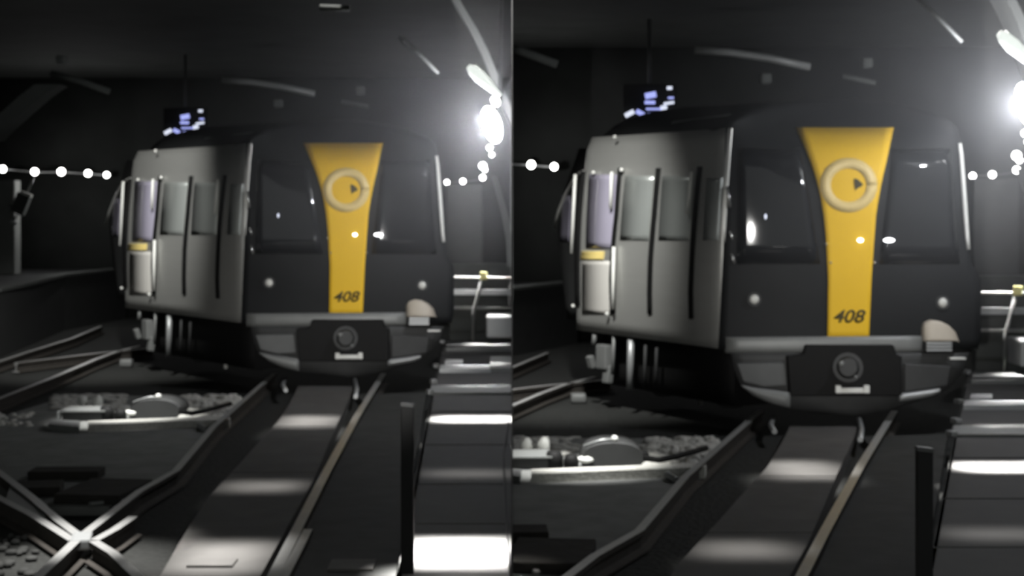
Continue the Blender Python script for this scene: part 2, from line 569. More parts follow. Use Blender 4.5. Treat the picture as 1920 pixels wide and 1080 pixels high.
    obj('rear_window', grid(bm_new(), lambda u, v: P(212 + 2 * v + 14 * u - 6 * abs(v - .2), 372 + 70 * v) - Vector((0, 0.03, 0)), 4, 6, thick=0.02), 'lilac', root)
    # bumper beam, coupler pocket, coupler, apron
    bm = bm_new()
    grid(bm, lambda u, v: fp(462 + 300 * u, 588 + 24 * v - 2 * u, 0.06 + 0.02 * math.sin(math.pi * v)), 14, 4, thick=0.16)
    obj('bumper_beam', bm, 'grey', root, 'grey bumper beam')
    def flat(poly, off, th, m, name, lab=None, par=root, bow=True):
        bm = bm_new()
        yb = Y0
        f = [bm.verts.new(b.pt(x, y, yb - off)) for x, y in poly]
        k = [bm.verts.new(v.co + Vector((0, th, 0))) for v in f]
        bm.faces.new(f); bm.faces.new(k[::-1])
        n = len(f)
        for i in range(n):
            bm.faces.new((f[i], f[(i + 1) % n], k[(i + 1) % n], k[i]))
        bmesh.ops.recalc_face_normals(bm, faces=bm.faces)
        bmesh.ops.bevel(bm, geom=[e for e in bm.edges], offset=0.012, segments=1, affect='EDGES')
        return obj(name, bm, m, par, lab)
    pk = flat([(584, 600), (718, 600), (722, 614), (730, 617), (730, 678), (560, 678), (555, 617), (580, 614)], 0.34, 0.3, 'rubber', 'coupler_pocket', 'black coupler pocket')
    bm = bm_new()
    for r0, r1, o0, o1 in ((0.16, 0.16, 0.34, 0.42), (0.12, 0.09, 0.42, 0.52)):
        tube(bm, [b.pt(648, 634, Y0 - o0), b.pt(648, 634, Y0 - o1)], [r0, r1], 20)
    cp = obj('coupler', bm, 'dgrey', root)
    for x, y, rr in ((638, 628, 0.035), (660, 648, 0.02)):
        bm = bm_new()
        ball(bm, b.pt(x, y, Y0 - 0.52), rr, 10)
        obj('coupler_pin', bm, 'grey', cp)
    bm = bm_new()
    box(bm, b.pt(654, 669, Y0 - 0.40), (0.36, 0.05, 0.055), bev=0.012)
    for x in (633, 676):
        box(bm, b.pt(x, 667, Y0 - 0.42), (0.06, 0.07, 0.085), bev=0.012)
    obj('coupler_plate', bm, 'white', root, 'pale metal plate under the coupler')
    AL = [(612, 470), (640, 476), (660, 484), (680, 506), (695, 545), (706, 610)]
    AR = [(612, 832), (640, 824), (660, 808), (675, 790), (690, 740), (706, 690)]

    def af(u, v):
        py = 612 + 94 * v
        l, r = lerp(AL, py), lerp(AR, py)
        s = u
        return b.pt(l + (r - l) * s, py, Y0 - 0.10 - 0.18 * math.sin(math.pi * s) + 0.12 * v * v)
    obj('apron', grid(bm_new(), af, 20, 10, thick=0.05), 'dgrey', root, 'dark curved apron below the bumper')
    def lip(pts, wz, m):  # rolled edge of the apron, its highlight put into paler colours
        bm = bm_new()
        def fn(u, v):
            k = u * (len(pts) - 1); i = min(int(k), len(pts) - 2); t = k - i
            x = pts[i][0] + (pts[i + 1][0] - pts[i][0]) * t
            y = pts[i][1] + (pts[i + 1][1] - pts[i][1]) * t
            h = pts[i][2] + (pts[i + 1][2] - pts[i][2]) * t
            return b.pt(x, y + (v - 0.5) * h, Y0 - 0.32 - 0.03 * math.sin(math.pi * v))
        grid(bm, fn, 10, 4, thick=0.06)
        return obj('lip_highlight', bm, m, root, 'rolled lip of the apron, paler for its highlight')
    lip([(486, 662, 3), (505, 671, 12), (530, 678, 20), (560, 684, 24)], 0, 'grey')
    lip([(727, 680, 11), (750, 677, 11), (775, 673, 10), (789, 669, 6)], 0, 'lgrey')
    flat([(478, 628), (552, 626), (556, 662), (520, 664), (488, 656)], 0.29, 0.06, 'panel', 'apron_panel')
    flat([(734, 628), (806, 632), (800, 662), (734, 672)], 0.29, 0.06, 'dgrey', 'apron_panel')
    # beige cover at the right end of the bumper
    bm = bm_new()
    cov = [(761, 604, 761, 574), (766, 606, 768, 566), (776, 606, 776, 562), (790, 606, 788, 564), (802, 606, 800, 570), (812, 606, 810, 580), (818, 604, 816, 596)]
    grid(bm, lambda u, v: b.pt(lerp([(i / 6, c[0]) for i, c in enumerate(cov)], u), lerp([(i / 6, c[3]) for i, c in enumerate(cov)], u) * (1 - v) + 594 * v, Y0 - 0.16 - 0.16 * math.sin(math.pi * u) ** 0.5 * (0.5 + 0.5 * v)), 12, 6, thick=0.2)
    obj('beige_cover', bm, 'beige', root, 'beige rounded cover at the bumper end')
    bm = bm_new()
    for y in (597, 602, 607):
        box(bm, b.pt(786, y, Y0 - 0.28), (0.27, 0.1, 0.026), bev=0.006)
    obj('cover_step', bm, 'lgrey', root)
    bm = bm_new()
    box(bm, b.pt(814, 620, Y0 - 0.25), (0.17, 0.1, 0.022), bev=0.006)
    obj('end_step', bm, 'white', root)
    # underframe, bogie, hanging pipes
    bm = bm_new()
    u0, u1 = sp(455, 607, -0.18), sp(250, 585, -0.25)
    f0, f1 = b.pt(478, 690, Y0 + 0.5), sp(330, 672, -0.3)
    grid(bm, lambda u, v: u0.lerp(u1, u).lerp(Vector((u0.lerp(u1, u).x, u0.lerp(u1, u).y, 0.12)), v), 8, 3, thick=tuple(-nrm * 0.9))
    obj('underframe', bm, 'rubber', root)
    for (x, y0_, y1_, r, m) in ((313, 592, 668, 0.042, 'lgrey'), (287, 584, 645, 0.022, 'grey'), (258, 584, 600, 0.03, 'grey'), (335, 600, 664, 0.02, 'dgrey'), (352, 604, 664, 0.02, 'dgrey')):
        bm = bm_new()
        tube(bm, [sp(x, y0_, -0.04), sp(x - 1, (y0_ + y1_) / 2, -0.04), sp(x - 2, y1_, -0.04)], r, 10)
        obj('hanging_pipe', bm, m, root)
    bm = bm_new()
    p = sp(270, 618, -0.08)
    for (x, y, sz, tl) in ((270, 618, (0.16, 0.2, 0.30), 0), (274, 645, (0.09, 0.12, 0.22), 0.15), (248, 626, (0.08, 0.1, 0.16), -0.3)):
        bm = bm_new()
        box(bm, sp(x, y, -0.08), sz, 0.6, tl, bev=0.02)
        obj('underframe_box', bm, 'grey', root)
    for u in (0.22, 0.62):
        bm = bm_new()
        c = A + d * u - nrm * 0.62
        ax = nrm
        tube(bm, [Vector((c.x, c.y, 0.43)) + ax * 0.07, Vector((c.x, c.y, 0.43)) - ax * 0.07], 0.42, 24)
        obj('wheel', bm, 'dgrey', root)
    return root


# ------------------------------------------------------------------ everything in one bay
def build_bay(b):
    BAY[0] = b
    s = b.side
    rnd = random.Random(7)
    far = 40 / b.k
    # track bed slabs
    def slab(pix, z, th, m, name, **kw):
        return obj(name, prism(bm_new(), [b.gp(x, y, z) for x, y in pix], z - th, z), m, **kw)
    bed = thing('track_bed', b.gp(560, 900, -0.17), f'concrete track bed between the two main rails of the {s} tunnel', 'track bed')
    LE = [(722, 560), (740, 552), (752, 545), (790, 522), (830, 484), (880, 440), (930, 392), (1000, 346), (1080, 300), (1160, 250)]
    RE = [(722, 664), (745, 655), (800, 630), (900, 588), (1000, 532), (1080, 488), (1160, 444)]
    cuts = [724, 800, 886, 990, 1150]
    for y0, y1 in zip(cuts, cuts[1:]):
        ys = [y0 + (y1 - y0) * i / 5 for i in range(6)]
        poly = [(lerp(LE, y), y) for y in ys] + [(lerp(RE, y), y) for y in ys[::-1]]
        poly = [(x, y - (0.8 if y == y1 else 0)) for x, y in poly]
        slab(poly, -0.04, 0.13, 'track_bed', 'slab', parent=bed)
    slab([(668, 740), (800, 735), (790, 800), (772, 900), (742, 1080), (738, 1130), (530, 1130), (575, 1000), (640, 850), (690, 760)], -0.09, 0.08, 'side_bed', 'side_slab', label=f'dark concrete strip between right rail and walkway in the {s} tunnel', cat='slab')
    # ground left of the track
    slab([(452, 742), (405, 792), (335, 875), (262, 918), (205, 950), (-60, 950), (-60, 800), (130, 742)], -0.10, 0.07, 'ground', 'side_slab', label=f'dark flat ground slab left of the main track in the {s} tunnel', cat='slab')
    # main rails
    LR = [(505, 708), (455, 752), (400, 800), (330, 882), (262, 920), (150, 1006), (70, 1082), (-10, 1150)]
    RR = [(714, 708), (668, 782), (612, 884), (560, 985), (512, 1080), (474, 1150)]
    rail(b, [(515, 700)] + LR, f'left-hand main rail running under the train in the {s} tunnel', f'main rails of the {s} tunnel')
    rail(b, [(719, 700)] + RR, f'right-hand main rail running under the train in the {s} tunnel', f'main rails of the {s} tunnel', head=1.1)
    if b is LEFT:
        x = thing('rail_crossing', b.gp(150, 1006, -0.15), 'steel rail crossing forming a bright X at lower left', 'crossing')
        rail(b, [(-50, 852), (0, 886), (60, 932), (110, 975), (146, 1002)], None, parent=x, name='wing_rail', z=0.002)
        rail(b, [(-50, 905), (0, 934), (66, 968), (136, 1012)], None, parent=x, name='wing_rail', z=0.002)
        rail(b, [(176, 1014), (212, 1036), (245, 1068), (290, 1110)], None, parent=x, name='wing_rail', z=0.002)
        rail(b, [(250, 968), (215, 992), (178, 1012)], None, parent=x, name='check_rail', z=0.002)
        bm = bm_new()
        box(bm, b.gp(153, 1014, -0.03), (0.14, 0.3, 0.08), 0.2, bev=0.02)
        obj('crossing_block', bm, 'lgrey', x)
        obj('joint_bar', prism(bm_new(), [b.gp(*q, 0) for q in ((20, 905), (60, 932), (88, 962), (60, 962), (10, 935))], -0.1, -0.015), 'grey', x)
        rail(b, [(578, 992), (556, 1035), (530, 1085), (500, 1140)], 'short guard rail at the foot of the right-hand main rail, left tunnel', head=0.9)
        # little plates in the light at the bottom
        for i, (px, py, wx, wy) in enumerate(((398, 1056, 0.30, 0.22), (660, 1060, 0.30, 0.3))):
            bm = bm_new()
            box(bm, b.gp(px, py, -0.033 if i == 0 else -0.083), (wx, wy, 0.022), bev=0.004)
            obj('tie_plate', bm, 'track_bed', None, ('pale tie plate between the rails' if i == 0 else 'pale tie plate right of the right rail') + ' at bottom of left tunnel', 'plate', 'tie plates')
        bm = bm_new()
        for k in range(26):
            px, py = rnd.uniform(-10, 110), rnd.uniform(1005, 1085)
            ball(bm, b.gp(px, py, -0.15), (rnd.uniform(.02, .05), rnd.uniform(.02, .06), rnd.uniform(.015, .035)), 6)
        obj('gravel', bm, 'side_bed', None, 'loose pale gravel at the lower left corner beside the crossing', 'gravel', kind='stuff')
    # small rods close to the nose of the train
    for (pts, what) in (([(534, 712), (530, 722), (536, 732)], 'left'), ([(665, 712), (669, 728), (667, 744)], 'right')):
        bm = bm_new()
        tube(bm, [b.gp(x, y, 0.0) for x, y in pts], 0.028, 8)
        obj('track_cable', bm, 'lgrey', None, f'short pale cable at {what} edge of track bed below train nose, {s} tunnel', 'cable')
    # diverging rails of the side track
    rail(b, [(-40, 762), (0, 746), (100, 707), (180, 673), (216, 660), (262, 648)], f'nearest bright rail of the side track at far left of {s} tunnel', f'side track rails, {s} tunnel')
    rail(b, [(30, 680), (130, 668), (200, 660), (285, 652)], f'nearly level middle rail of the side track, {s} tunnel', f'side track rails, {s} tunnel')
    rail(b, [(-40, 690), (0, 677), (48, 661), (135, 634), (190, 611)], f'farthest rail along the foot of the side platform, {s} tunnel', f'side track rails, {s} tunnel')
    bm = bm_new()
    box(bm, b.gp(237, 680, -0.10), (0.20, 0.16, 0.12), bev=0.04)
    obj('track_box', bm, 'grey', None, f'small rounded grey box beside the side track rails, {s} tunnel', 'box')
    bm = bm_new()
    box(bm, b.gp(423, 686, -0.08), (0.05, 0.05, 0.09), 0.5, bev=0.012)
    obj('track_marker', bm, 'white', None, f'tiny white marker stub beside the train, {s} tunnel', 'marker')

    # machinery and rubble beside the track
    k = b.gp(300, 792, -0.06)
    def kerb(pix, z0, z1, name, m, label, cat):
        return obj(name, prism(bm_new(), [b.gp(x, y, z1) for x, y in pix], z0, z1), m, None, label, cat)
    kerb([(165, 789), (300, 784), (432, 779), (430, 786), (300, 791), (165, 797)], -0.12, -0.02, 'concrete_kerb', 'stone', f'long pale kerb in front of the trackside machinery, {s} tunnel', 'kerb')
    kerb([(95, 786), (150, 789), (148, 800), (90, 795)], -0.12, -0.03, 'concrete_kerb', 'grey', f'short grey kerb piece left of the long one, {s} tunnel', 'kerb')
    t = thing('point_machine', b.gp(152, 788, -0.09), f'low rectangular point machine box with pale lid, {s} tunnel', 'machine')
    bm = bm_new()
    p = b.gp(154, 788, -0.09)
    box(bm, p + Vector((0, 0.2, 0.045)), (0.46, 0.42, 0.09), 0.05, bev=0.015)
    obj('body', bm, 'dgrey', t)
    bm = bm_new()
    box(bm, p + Vector((0, 0.2, 0.102)), (0.50, 0.46, 0.022), 0.05, bev=0.008)
    obj('lid', bm, 'grey', t)
    bm = bm_new()
    box(bm, p + Vector((-0.26, 0.0, 0.05)), (0.035, 0.08, 0.11), 0.05, bev=0.008)
    obj('end_plate', bm, 'lgrey', t)
    t = thing('switch_motor', b.gp(288, 784, -0.09), f'dark domed switch motor housing with a rod on top, {s} tunnel', 'machine')
    p = b.gp(290, 784, -0.09)
    bm = bm_new()
    def dome(u, v):
        a = math.pi * u
        return p + Vector((-0.29 * math.cos(a) * (1 if v < 1 else 1), 0.0, 0)) * 1.0 + Vector((0, 0.55 * v, 0.21 * math.sin(a) ** 0.55))
    grid(bm, dome, 16, 3)
    for vv in (0, 1):
        ring_ = [bm.verts.new(dome(i / 16, vv)) for i in range(17)]
        bm.faces.new(ring_ if vv else ring_[::-1])
    bmesh.ops.remove_doubles(bm, verts=bm.verts, dist=0.001)
    bmesh.ops.recalc_face_normals(bm, faces=bm.faces)
    obj('housing', bm, 'dgrey', t)
    bm = bm_new()
    tube(bm, [p + Vector((-0.27, 0.1, 0.17)), p + Vector((-0.1, 0.1, 0.225)), p + Vector((0.02, 0.1, 0.23))], 0.012, 8)
    obj('rod', bm, 'lgrey', t)
    bm = bm_new()
    ball(bm, p + Vector((0.02, 0.1, 0.235)), 0.035, 10)
    obj('rod_knob', bm, 'white', t)
    bm = bm_new()
    box(bm, p + Vector((0.30, 0.1, 0.06)), (0.07, 0.2, 0.12), bev=0.015)
    obj('end_block', bm, 'rubber', t)
    for i, (px, py, r) in enumerate(((200, 788, 0.085), (226, 789, 0.07))):
        bm = bm_new()
        p = b.gp(px, py, -0.10)
        tube(bm, [p, p + Vector((0, 0, r * 1.2)), p + Vector((0, 0, r * 1.9))], [r, r, r * 0.7], 16)
        obj('canister', bm, 'rubber', None, f'{"larger" if i == 0 else "smaller"} black round canister between the machines, {s} tunnel', 'canister', f'black canisters, {s} tunnel')
    for i, (px, py, r, w_) in enumerate(((158, 764, 0.075, 'left'), (184, 764, 0.08, 'right'), (247, 779, 0.06, 'flat'))):
        bm = bm_new()
        p = b.gp(px, py, -0.07)
        ball(bm, p + Vector((0, -0.05, r * (0.6 if i == 2 else 0.95))), (r * 1.5 if i == 2 else r * 0.8, r, r * 0.55 if i == 2 else r * 1.1), 10)
        for v in bm.verts:
            v.co += Vector((rnd.uniform(-1, 1), rnd.uniform(-1, 1), rnd.uniform(-1, 1))) * r * 0.12
        nm = {'left': 'upright white stone behind the point machine box, left of two', 'right': 'upright white stone behind the point machine box, right of two', 'flat': 'flat white stone in front of the switch motor'}[w_]
        obj('white_stone', bm, 'white', None, f'{nm}, {s} tunnel', 'stone', f'white stones, {s} tunnel')
    bm = bm_new()
    for q in range(240):
        px = rnd.uniform(342, 446); py = rnd.uniform(745, 792)
        if px > 455 - (py - 742) * 1.05:
            continue
        ball(bm, b.gp(px, py, -0.09), (rnd.uniform(.03, .08), rnd.uniform(.05, .12), rnd.uniform(.02, .06)), 6, Matrix.Rotation(rnd.uniform(0, 3), 4, 'Z'))
    for q in range(160):
        px = rnd.uniform(100, 235); py = rnd.uniform(740, 768)
        ball(bm, b.gp(px, py, -0.09), (rnd.uniform(.03, .08), rnd.uniform(.05, .12), rnd.uniform(.008, .025)), 6, Matrix.Rotation(rnd.uniform(0, 3), 4, 'Z'))
    for q in range(30):
        ball(bm, b.gp(rnd.uniform(-10, 60), rnd.uniform(776, 800), -0.1), (rnd.uniform(.03, .06), rnd.uniform(.05, .1), rnd.uniform(.02, .04)), 6)
    obj('rubble', bm, 'stone', None, f'pale broken rubble lying around the trackside machinery, {s} tunnel', 'rubble', kind='stuff')
    bm = bm_new()
    tube(bm, [b.gp(x, y, 0.02) for x, y in ((338, 772), (360, 775), (385, 770), (410, 763), (432, 757))], 0.028, 8)
    obj('loose_cable', bm, 'rubber', None, f'black cable lying across the rubble beside the left rail, {s} tunnel', 'cable')
    bm = bm_new()
    tube(bm, [b.gp(x, y, -0.07) for x, y in ((366, 790), (374, 798), (386, 806))], 0.03, 8)
    obj('bent_rod', bm, 'lgrey', None, f'short pale bent rod in front of the rubble, {s} tunnel', 'rod')
    # dark boards near the crossing
    for (px, py, wx, wy, a, lb) in ((125, 896, 0.62, 0.3, 0.03, 'narrow tarred board nearest the machinery'), (196, 930, 0.55, 0.8, -0.12, 'wide tarred board beside the left rail'), (70, 925, 0.40, 0.4, 0.2, 'short tarred board behind the crossing')):
        bm = bm_new()
        p = b.gp(px, py, -0.10)
        box(bm, p + Vector((0, 0, 0.04)), (wx, wy, 0.08), a, bev=0.01)
        obj('board', bm, 'wood', None, f'{lb}, {s} tunnel', 'board', f'tarred boards, {s} tunnel')
    bm = bm_new()
    tube(bm, [b.gp(x, y, -0.08) for x, y in ((168, 946), (200, 941), (232, 940))], 0.02, 6)
    obj('loose_bar', bm, 'grey', None, f'thin grey bar lying in front of the wide tarred board, {s} tunnel', 'bar')

    # walkway on the right
    Zw = 0.10
    Lx = lambda y: 877 - (y - 395) * 0.1925
    edge = (lambda y: 960) if b is LEFT else (lambda y: 985)
    wk = thing('walkway', b.gp(850, 900, -0.17), f'pale concrete walkway on the right of the {s} tunnel', 'walkway')
    jn = [640, 662, 694, 730, 772, 834, 908, 982, 1160]
    for y0, y1 in zip(jn, jn[1:]):
        e = 0.9
        obj('slab', prism(bm_new(), [b.gp(Lx(y0 + e), y0 + e, Zw), b.gp(edge(y0), y0 + e, Zw), b.gp(edge(y1), y1 - e, Zw), b.gp(Lx(y1 - e), y1 - e, Zw)], -0.17, Zw), 'walkway', wk)
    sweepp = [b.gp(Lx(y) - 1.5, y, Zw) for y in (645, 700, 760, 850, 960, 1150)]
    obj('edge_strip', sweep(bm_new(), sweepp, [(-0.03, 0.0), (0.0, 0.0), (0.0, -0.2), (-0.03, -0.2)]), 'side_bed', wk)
    for (px, py) in ((829, 644), (813, 720), (806, 740), (817, 690)):
        bm = bm_new()
        box(bm, b.gp(px, py, Zw) + Vector((0, 0, 0.03)), (0.07, 0.12, 0.06), 0.3, bev=0.015)
        obj('edge_bracket', bm, 'lgrey', wk)
    # the raised strips that lie across the walkway beyond the train nose
    for i, (x0, x1, y0, y1, h, m) in enumerate(((826, 920, 684, 692, 0.05, 'lgrey'), (838, 960, 640, 654, 0.04, 'grey'), (920, 962, 668, 690, 0.06, 'grey'), (836, 868, 674, 680, 0.05, 'lgrey'), (808, 960, 722, 736, 0.03, 'grey'))):
        if b is RIGHT:
            x1 = x1 + (20 if x1 > 940 else 0)
        obj('paving_strip', prism(bm_new(), [b.gp(x0, y0, Zw + h), b.gp(x1, y0, Zw + h), b.gp(x1, y1, Zw + h), b.gp(x0 - 2, y1, Zw + h)], Zw, Zw + h), m, None, f'{["pale long strip", "grey strip below the railing", "short grey strip at right", "tiny pale strip by the edge", "wide grey strip in front of the others"][i]} lying across the walkway, {s} tunnel', 'strip', f'cross strips on the walkway, {s} tunnel')
    # cable along the walkway
    bm = bm_new()
    tube(bm, [b.gp(x, y, Zw + 0.012) for x, y in ((954, 790), (944, 850), (946, 900), (951, 985), (955, 1040), (958, 1090))], 0.009, 6)
    obj('walkway_cable', bm, 'rubber', None, f'thin black cable lying along the walkway, {s} tunnel', 'cable')
    # black post near the camera
    bm = bm_new()
    p = b.pt(764, 760, 9.6)
    box(bm, Vector((p.x, p.y, (p.z - 0.17) / 2)), (0.078 * (1 if b is LEFT else 0.98), 0.06, p.z + 0.17), bev=0.008)
    ps = obj('post', bm, 'rubber', None, f'black upright post in front of the walkway edge, {s} tunnel', 'post', 'black posts')
    bm = bm_new()
    box(bm, Vector((p.x, p.y, p.z + 0.004)), (0.08, 0.065, 0.02), 0, 0.12, bev=0.004)
    obj('post_cap', bm, 'dgrey', ps)
    # railing beyond the train
    Yr = 27.0
    t = thing('railing', b.gp(900, 648, 0.0), f'metal railing with a yellow tag across the far walkway, {s} tunnel', 'railing')
    xe = 959 if b is LEFT else 980
    bm = bm_new(); tube(bm, [b.pt(846, 520, Yr), b.pt(xe, 521, Yr)], 0.022, 8); obj('rail_bar', bm, 'white', t)
    bm = bm_new(); box(bm, (b.pt(848, 548, Yr) + b.pt(xe, 548, Yr)) / 2, ((b.pt(xe, 548, Yr) - b.pt(848, 548, Yr)).x, 0.05, 0.10), bev=0.01); obj('rail_board', bm, 'lgrey', t)
    bm = bm_new(); tube(bm, [b.pt(844, 577, Yr), b.pt(xe, 578, Yr)], 0.026, 8); obj('rail_bar', bm, 'grey', t)
    bm = bm_new(); tube(bm, [b.pt(904, 520, Yr - 0.04), b.pt(897, 550, Yr - 0.04), b.pt(888, 582, Yr - 0.04), b.pt(886, 655, Yr - 0.04)], 0.03, 8); obj('rail_post', bm, 'grey', t)
    if b is LEFT:
        bm = bm_new(); tube(bm, [b.pt(956, 518, Yr + 0.04), b.pt(956, 655, Yr + 0.04)], 0.025, 8); obj('rail_post', bm, 'dgrey', t)
    bm = bm_new(); box(bm, b.pt(907, 517, Yr - 0.06), (0.125, 0.05, 0.14), bev=0.015); obj('yellow_tag', bm, 'yplast', t, 'yellow tag')
    bm = bm_new()
    box(bm, (b.pt(912, 610, 25.6) + b.pt(xe + 6, 610, 25.6)) / 2 + Vector((0, 0.3, -0.02)), ((b.pt(xe + 6, 610, 25.6) - b.pt(912, 610, 25.6)).x, 0.6, 0.36), bev=0.03)
    obj('concrete_block', bm, 'lgrey', None, f'pale concrete block standing in front of the railing, {s} tunnel', 'block')
    bm = bm_new()
    box(bm, (b.pt(843, 562, 28.4) + b.pt(xe, 562, 28.4)) / 2 + Vector((0, 0.1, -0.13)), ((b.pt(xe, 562, 28.4) - b.pt(843, 562, 28.4)).x, 0.2, 1.55))
    obj('low_wall', bm, 'wall', None, f'low grey wall behind the railing, {s} tunnel', 'wall')

    # back wall with column
    Yb = 36.5
    xl, xr = (-60, 958) if b is LEFT else (120, 1000)
    bm = bm_new()
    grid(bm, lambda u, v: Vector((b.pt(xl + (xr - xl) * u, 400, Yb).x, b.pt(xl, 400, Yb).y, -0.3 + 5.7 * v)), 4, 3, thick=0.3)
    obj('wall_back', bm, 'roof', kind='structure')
    bm = bm_new()
    c0, c1 = b.pt(836, 346, 34), b.pt(905, 505, 34)
    box(bm, ((c0.x + c1.x) / 2, c0.y, (c0.z + c1.z) / 2 - 0.4), (c1.x - c0.x, 0.3, c0.z - c1.z + 0.8), bev=0.03)
    obj('grey_pillar', bm, 'dgrey', None, f'wide grey pillar behind the right shoulder of the train, {s} tunnel', 'pillar')
    if b is LEFT:
        bm = bm_new()
        c0, c1 = b.pt(-40, 338, 33), b.pt(34, 515, 33)
        box(bm, ((c0.x + c1.x) / 2, c0.y, (c0.z + c1.z) / 2), (c1.x - c0.x, 0.4, c0.z - c1.z), bev=0.03)
        obj('grey_pillar', bm, 'arch', None, 'grey pillar on the side platform at the far left edge', 'pillar')
        t = thing('sign_box', b.pt(41, 400, 32), 'tilted grey hanging box on the platform below the string of lamps', 'box')
        bm = bm_new(); box(bm, b.pt(40, 382, 32), (0.27, 0.2, 0.42), 0, 0.38, bev=0.02); obj('box_body', bm, 'wall', t)
        bm = bm_new(); box(bm, b.pt(50, 364, 31.85), (0.22, 0.12, 0.06), 0, 0.38, bev=0.01); obj('box_top', bm, 'white', t)
        bm = bm_new(); tube(bm, [b.pt(51, 362, 32), b.pt(64, 330, 32)], 0.025, 8); obj('hanger', bm, 'grey', t)
        bm = bm_new(); tube(bm, [b.pt(30, 385, 32), b.pt(20, 385, 32.9)], 0.03, 8); obj('wall_arm', bm, 'grey', t)
        bm = bm_new(); tube(bm, [b.pt(35, 398, 32), b.pt(26, 415, 32)], 0.02, 8); obj('lower_rod', bm, 'grey', t)
        bm = bm_new(); box(bm, b.pt(26, 417, 32), (0.12, 0.1, 0.07), 0, 0.4, bev=0.015); obj('rod_end', bm, 'lgrey', t)
    # side platform at the left
    z1 = 0.95
    e0, e1 = b.gp(-60, 563, z1), b.gp(0, 545, z1)
    e2, e3 = b.gp(120, 517, z1), b.gp(236, 504.5, z1)
    b0 = b.pt(-60, 510, 36.4)
    pl = obj('side_platform', prism(bm_new(), [e0, e1, e2, e3, b0], -0.17, z1), 'dgrey', None, f'dark platform along the far left of the {s} tunnel', 'platform')
    if pl:
        obj('platform_edge', sweep(bm_new(), [e1 + Vector((0, 0, .03)), b.gp(60, 529, z1 + .03), e2 + Vector((0, 0, .03)), e3 + Vector((0, 0, .03))], [(-0.35, 0), (0.02, 0), (0.02, -0.05), (-0.35, -0.05)]), 'wall', pl, 'paler edge of the platform')

    # lamps strung along the back
    lamps = [(5, 317, 0.10), (65, 322, 0.10), (115, 322, 0.105), (165, 325, 0.095), (200, 328, 0.085), (838, 342, 0.075), (868, 340, 0.08)]
    right_lamps = [(905, 333, 0.075, 33), (909, 318, 0.06, 30), (905, 311, 0.08, 28), (922, 290, 0.05, 25), (918, 277, 0.055, 23.5)]
    n = 0
    words = {5: 'leftmost', 65: 'second', 115: 'third', 165: 'fourth', 200: 'last'}
    for (px, py, r) in lamps:
        p = b.pt(px, py, 35.6)
        if p.x * b.sign < 0.12:
            continue
        lab = f'{words[px]} small round lit lamp on the string left of the train, {s} tunnel' if px < 300 else f'small round lit lamp {"beside the train corner" if px < 850 else "above the middle of the grey pillar"}, {s} tunnel'
        t = thing('wall_lamp', p, lab, 'lamp', f'string of lamps, {s} tunnel')
        bm = bm_new(); ball(bm, p, r * 0.82, 14); obj('bulb', bm, 'lit', t)
        bm = bm_new(); tube(bm, [p + Vector((0, 0.04, 0)), p + Vector((0, 0.16, 0))], r * 0.7, 12); obj('lamp_base', bm, 'grey', t)
    for i, (px, py, r, Y) in enumerate(right_lamps):
        p = b.pt(px, py, Y)
        t = thing('wall_lamp', p, f'{["lowest", "fourth from below", "third from below, brightest", "second nearest", "nearest"][i] if i not in (1, 2) else ["second lowest", "middle, larger"][i - 1]} small lit lamp in the row below the floodlight, {s} tunnel', 'lamp', f'receding row of lamps, {s} tunnel')
        bm = bm_new(); ball(bm, p, r * 0.85, 14); obj('bulb', bm, 'lit', t)
        bm = bm_new(); tube(bm, [p + Vector((0.02, 0.03, 0)), p + Vector((0.05, 0.12, 0.02))], r * 0.7, 12); obj('lamp_base', bm, 'grey', t)
    bm = bm_new()
    tube(bm, [b.pt(x, y, 35.75) for x, y in ((-20, 316), (5, 317), (65, 323), (115, 323), (165, 326), (202, 329))], 0.02, 6)
    obj('lamp_cable', bm, 'lgrey', None, f'thin cable linking the lamps left of the train, {s} tunnel', 'cable')
    bm = bm_new()
    tube(bm, [b.pt(x, y, 35.75) for x, y in ((830, 342), (868, 341), (905, 336))], 0.014, 6)
    obj('lamp_cable', bm, 'grey', None, f'thin cable linking the lamps right of the train, {s} tunnel', 'cable')
    # floodlight and tube lamp at the upper right
    p = b.pt(922, 234, 20.4)
    t = thing('floodlight', p, f'large glaring oval floodlight at upper right of the {s} tunnel', 'floodlight')
    bm = bm_new(); ball(bm, p, (0.125, 0.07, 0.245), 20, Matrix.Rotation(R(-16), 4, 'Y')); obj('lit_face', bm, 'glare', t)
    bm = bm_new(); ball(bm, p + Vector((0.02, 0.10, 0)), (0.11, 0.09, 0.22), 16, Matrix.Rotation(R(-16), 4, 'Y')); obj('housing', bm, 'grey', t)
    bm = bm_new(); tube(bm, [p + Vector((0.05, 0.22, 0)), p + Vector((0.10, 0.25, 0.4)), Vector((p.x + 0.12, p.y + 0.25, 5.31))], 0.025, 8); obj('hanger', bm, 'dgrey', t)
    p0, p1 = b.pt(878, 124, 19.5), b.pt(938, 180, 19.5)
    t = thing('tube_lamp', p0, f'slanting tube lamp above the floodlight, {s} tunnel', 'lamp')
    bm = bm_new(); tube(bm, [p0, p0.lerp(p1, 0.12), p0.lerp(p1, 0.35), p0.lerp(p1, 0.6), p1], [0.03, 0.065, 0.08, 0.062, 0.03], 12); obj('lit_tube', bm, 'tube', t)
    bm = bm_new(); tube(bm, [p0.lerp(p1, 0.1) + Vector((0.03, 0.06, 0.05)), p1 + Vector((0.02, 0.06, 0.03))], 0.03, 8); obj('tube_holder', bm, 'grey', t)
    bm = bm_new(); tube(bm, [p1 + Vector((0, 0.05, 0.03)), b.pt(938, 176, 20.95)], 0.022, 8); obj('tube_bracket', bm, 'grey', t)
    p = b.pt(929, 190, 20)
    t = thing('wall_lamp', p, f'small lit lamp between the tube lamp and the floodlight, {s} tunnel', 'lamp')
